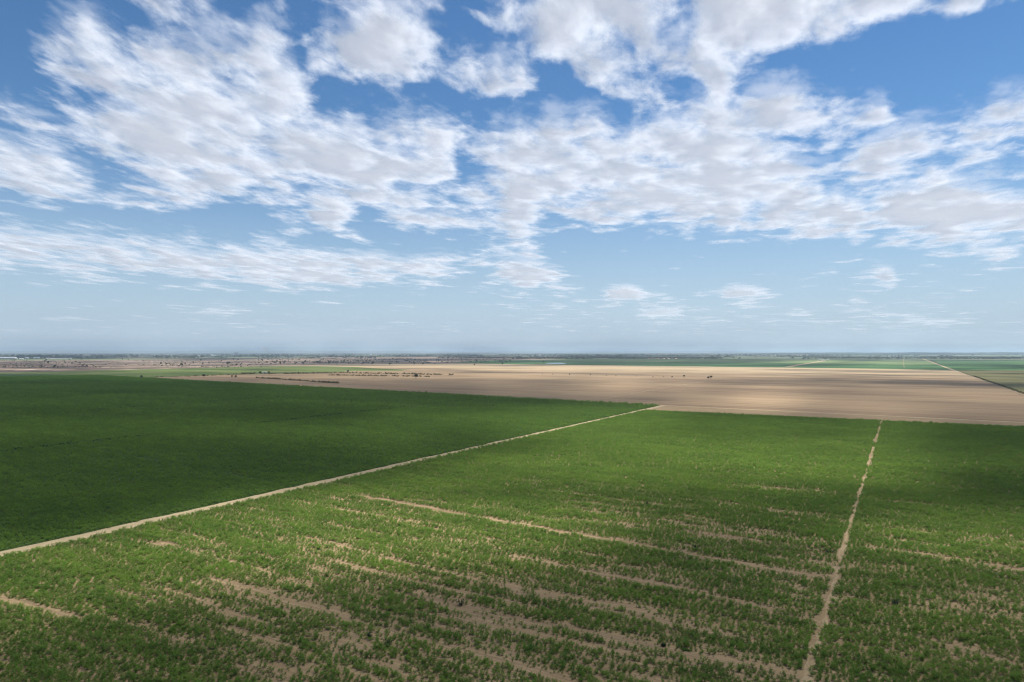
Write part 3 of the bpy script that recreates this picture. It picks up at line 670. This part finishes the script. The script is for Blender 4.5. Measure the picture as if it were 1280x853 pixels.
# ------------------------------------------------------------------ distant buildings
def box(name, x0, x1, y0, y1, z0, z1, mat, parent):
    vs = [(x, y, z) for z in (z0, z1) for x, y in ((x0, y0), (x1, y0), (x1, y1), (x0, y1))]
    return link(name, mesh(name, vs, [(3, 2, 1, 0), (4, 5, 6, 7), (0, 1, 5, 4), (1, 2, 6, 5), (2, 3, 7, 6), (3, 0, 4, 7)]), mat, parent)
def building(px, py, W, D, Hh, label, group=None, wall=white_mat, roof=roof_mat, name='shed', cat='shed', doors=1):
    p = gp(px, py); r = bpy.data.objects.new(name, None); sc.collection.objects.link(r); r.location = (p[0], p[1], -0.1)
    r.rotation_euler.z = -math.atan2(p[0], p[1])*0.6+random.uniform(-.15, .15)
    box('wall', -W/2, W/2, -D/2, D/2, 0, Hh, wall, r)
    o, e = 0.4, Hh*0.3; a = W/2+o; b_ = D/2+o; z = Hh+0.03
    vs = [(-a, -b_, z), (a, -b_, z), (a, b_, z), (-a, b_, z), (-a, 0, z+e), (a, 0, z+e)]
    link('roof', mesh('roof', vs, [(0, 1, 5, 4), (2, 3, 4, 5), (0, 4, 3), (1, 2, 5), (3, 2, 1, 0)]), roof, r)
    for k in range(doors):
        cx = -W/2+W*(k+0.5)/doors; dw = min(4, W*0.3); box('door', cx-dw/2, cx+dw/2, -D/2-0.08, -D/2-0.003, 0, Hh*0.7, door_mat, r)
    return tag(r, label, cat, group)
building(10, 449.0, 95, 40, 11, 'largest long white shed at the far left edge below the horizon', doors=5)
building(20, 449.1, 18, 15, 6, 'small white shed just right of the largest white shed')
building(27, 449.2, 22, 18, 5, 'white shed second to the right of the largest one')
building(34, 448.8, 20, 15, 7, 'short white shed left of the pair of far white sheds')
building(46, 448.4, 38, 18, 8, 'tall white shed left of the long white greenhouse row')
building(62, 448.9, 40, 16, 5, 'white shed at the left end of the low white row')
building(77, 449.0, 120, 22, 4.5, 'very long low white greenhouse shed in the left distance', doors=4)
building(331, 466.9, 9, 5, 3, 'small pale hut between two dark trees by the olive hedge', name='hut', cat='hut')
for i in range(26):
    building(random.uniform(190, 300), random.uniform(443.6, 446.2), random.uniform(14, 45), random.uniform(10, 18), random.uniform(5, 9), 'small pale building of the far town left of the smoke', 'buildings of the far left town', random.choice((white_mat, rend_mat)), random.choice((roof_mat, tile_mat, roof_mat)), 'house', 'house')
for i in range(14):
    building(random.uniform(345, 470), random.uniform(443.8, 446), random.uniform(14, 40), random.uniform(10, 16), random.uniform(5, 9), 'small pale building of the far village right of the smoke', 'buildings of the village right of the smoke', random.choice((white_mat, rend_mat)), random.choice((roof_mat, tile_mat)), 'house', 'house')
for i in range(16):
    building(random.uniform(625, 700), random.uniform(443.2, 446.5), random.uniform(14, 45), random.uniform(10, 16), random.uniform(5, 9), 'small pale building of the village at the middle of the horizon', 'buildings of the middle village', random.choice((white_mat, rend_mat)), random.choice((roof_mat, roof_mat, tile_mat)), 'house', 'house')
for i in range(6):
    building(random.uniform(960, 1040), random.uniform(444.8, 445.6), random.uniform(12, 30), 12, random.uniform(5, 8), 'small pale building right of centre under the horizon', 'buildings right of centre under the horizon', rend_mat, roof_mat, 'house', 'house')
for i, x in enumerate((1025, 1029, 1034)):
    building(x, 451.2-i*0.1, 14, 9, 4, ('left', 'middle', 'right')[i]+' of three small pale farm sheds at the end of the diagonal track', None, rend_mat, roof_mat)
def silo(px, py, n, rad, hh, label):
    p = gp(px, py); r = bpy.data.objects.new('grain_silo', None); sc.collection.objects.link(r); r.location = (p[0], p[1], -0.1)
    for k in range(n):
        bm = bmesh.new(); bmesh.ops.create_cone(bm, cap_ends=True, segments=24, radius1=rad, radius2=rad, depth=hh, matrix=Matrix.Translation((k*rad*2.1, 0, hh/2)))
        me = bpy.data.meshes.new('tank'); bm.to_mesh(me); bm.free(); link('tank', me, conc_mat, r)
        bm = bmesh.new(); bmesh.ops.create_cone(bm, cap_ends=True, segments=24, radius1=rad*1.04, radius2=rad*0.15, depth=rad*0.6, matrix=Matrix.Translation((k*rad*2.1, 0, hh+rad*0.3+0.02)))
        me = bpy.data.meshes.new('roof'); bm.to_mesh(me); bm.free(); link('roof', me, roof_mat, r)
    return tag(r, label, 'silo')
silo(294, 444.2, 3, 9, 42, 'pale grain silo rising over the far left town')
silo(1072, 443.0, 3, 10, 40, 'tall faint silo on the horizon right of centre')
# smoke plume
def smoke():
    p = gp(337, 444.6); vs = []; fs = []; n = 14
    for j in range(9):
        r = 7+j*5.5; cx = -j*j*1.5
        for k in range(n):
            a = 2*math.pi*k/n; rr = r*(0.8+0.4*random.random()); vs.append((p[0]+cx+rr*math.cos(a), p[1]+rr*math.sin(a), j*14))
            if j: fs.append(((j-1)*n+k, (j-1)*n+(k+1) % n, j*n+(k+1) % n, j*n+k))
    fs.append(tuple(range(n-1, -1, -1))); fs.append(tuple(8*n+k for k in range(n)))
    g = NG('smoke_air'); pv = g.n('ShaderNodeVolumePrincipled'); pv.inputs['Color'].default_value = (0.95, 0.95, 0.95, 1); pv.inputs['Density'].default_value = 0.006
    g.t.links.new(pv.outputs[0], g.out.inputs['Volume'])
    tag(link('smoke', mesh('smoke', vs, fs), g.m), 'thin pale smoke plume rising over the far plain left of centre', 'smoke', kind='stuff')
smoke()
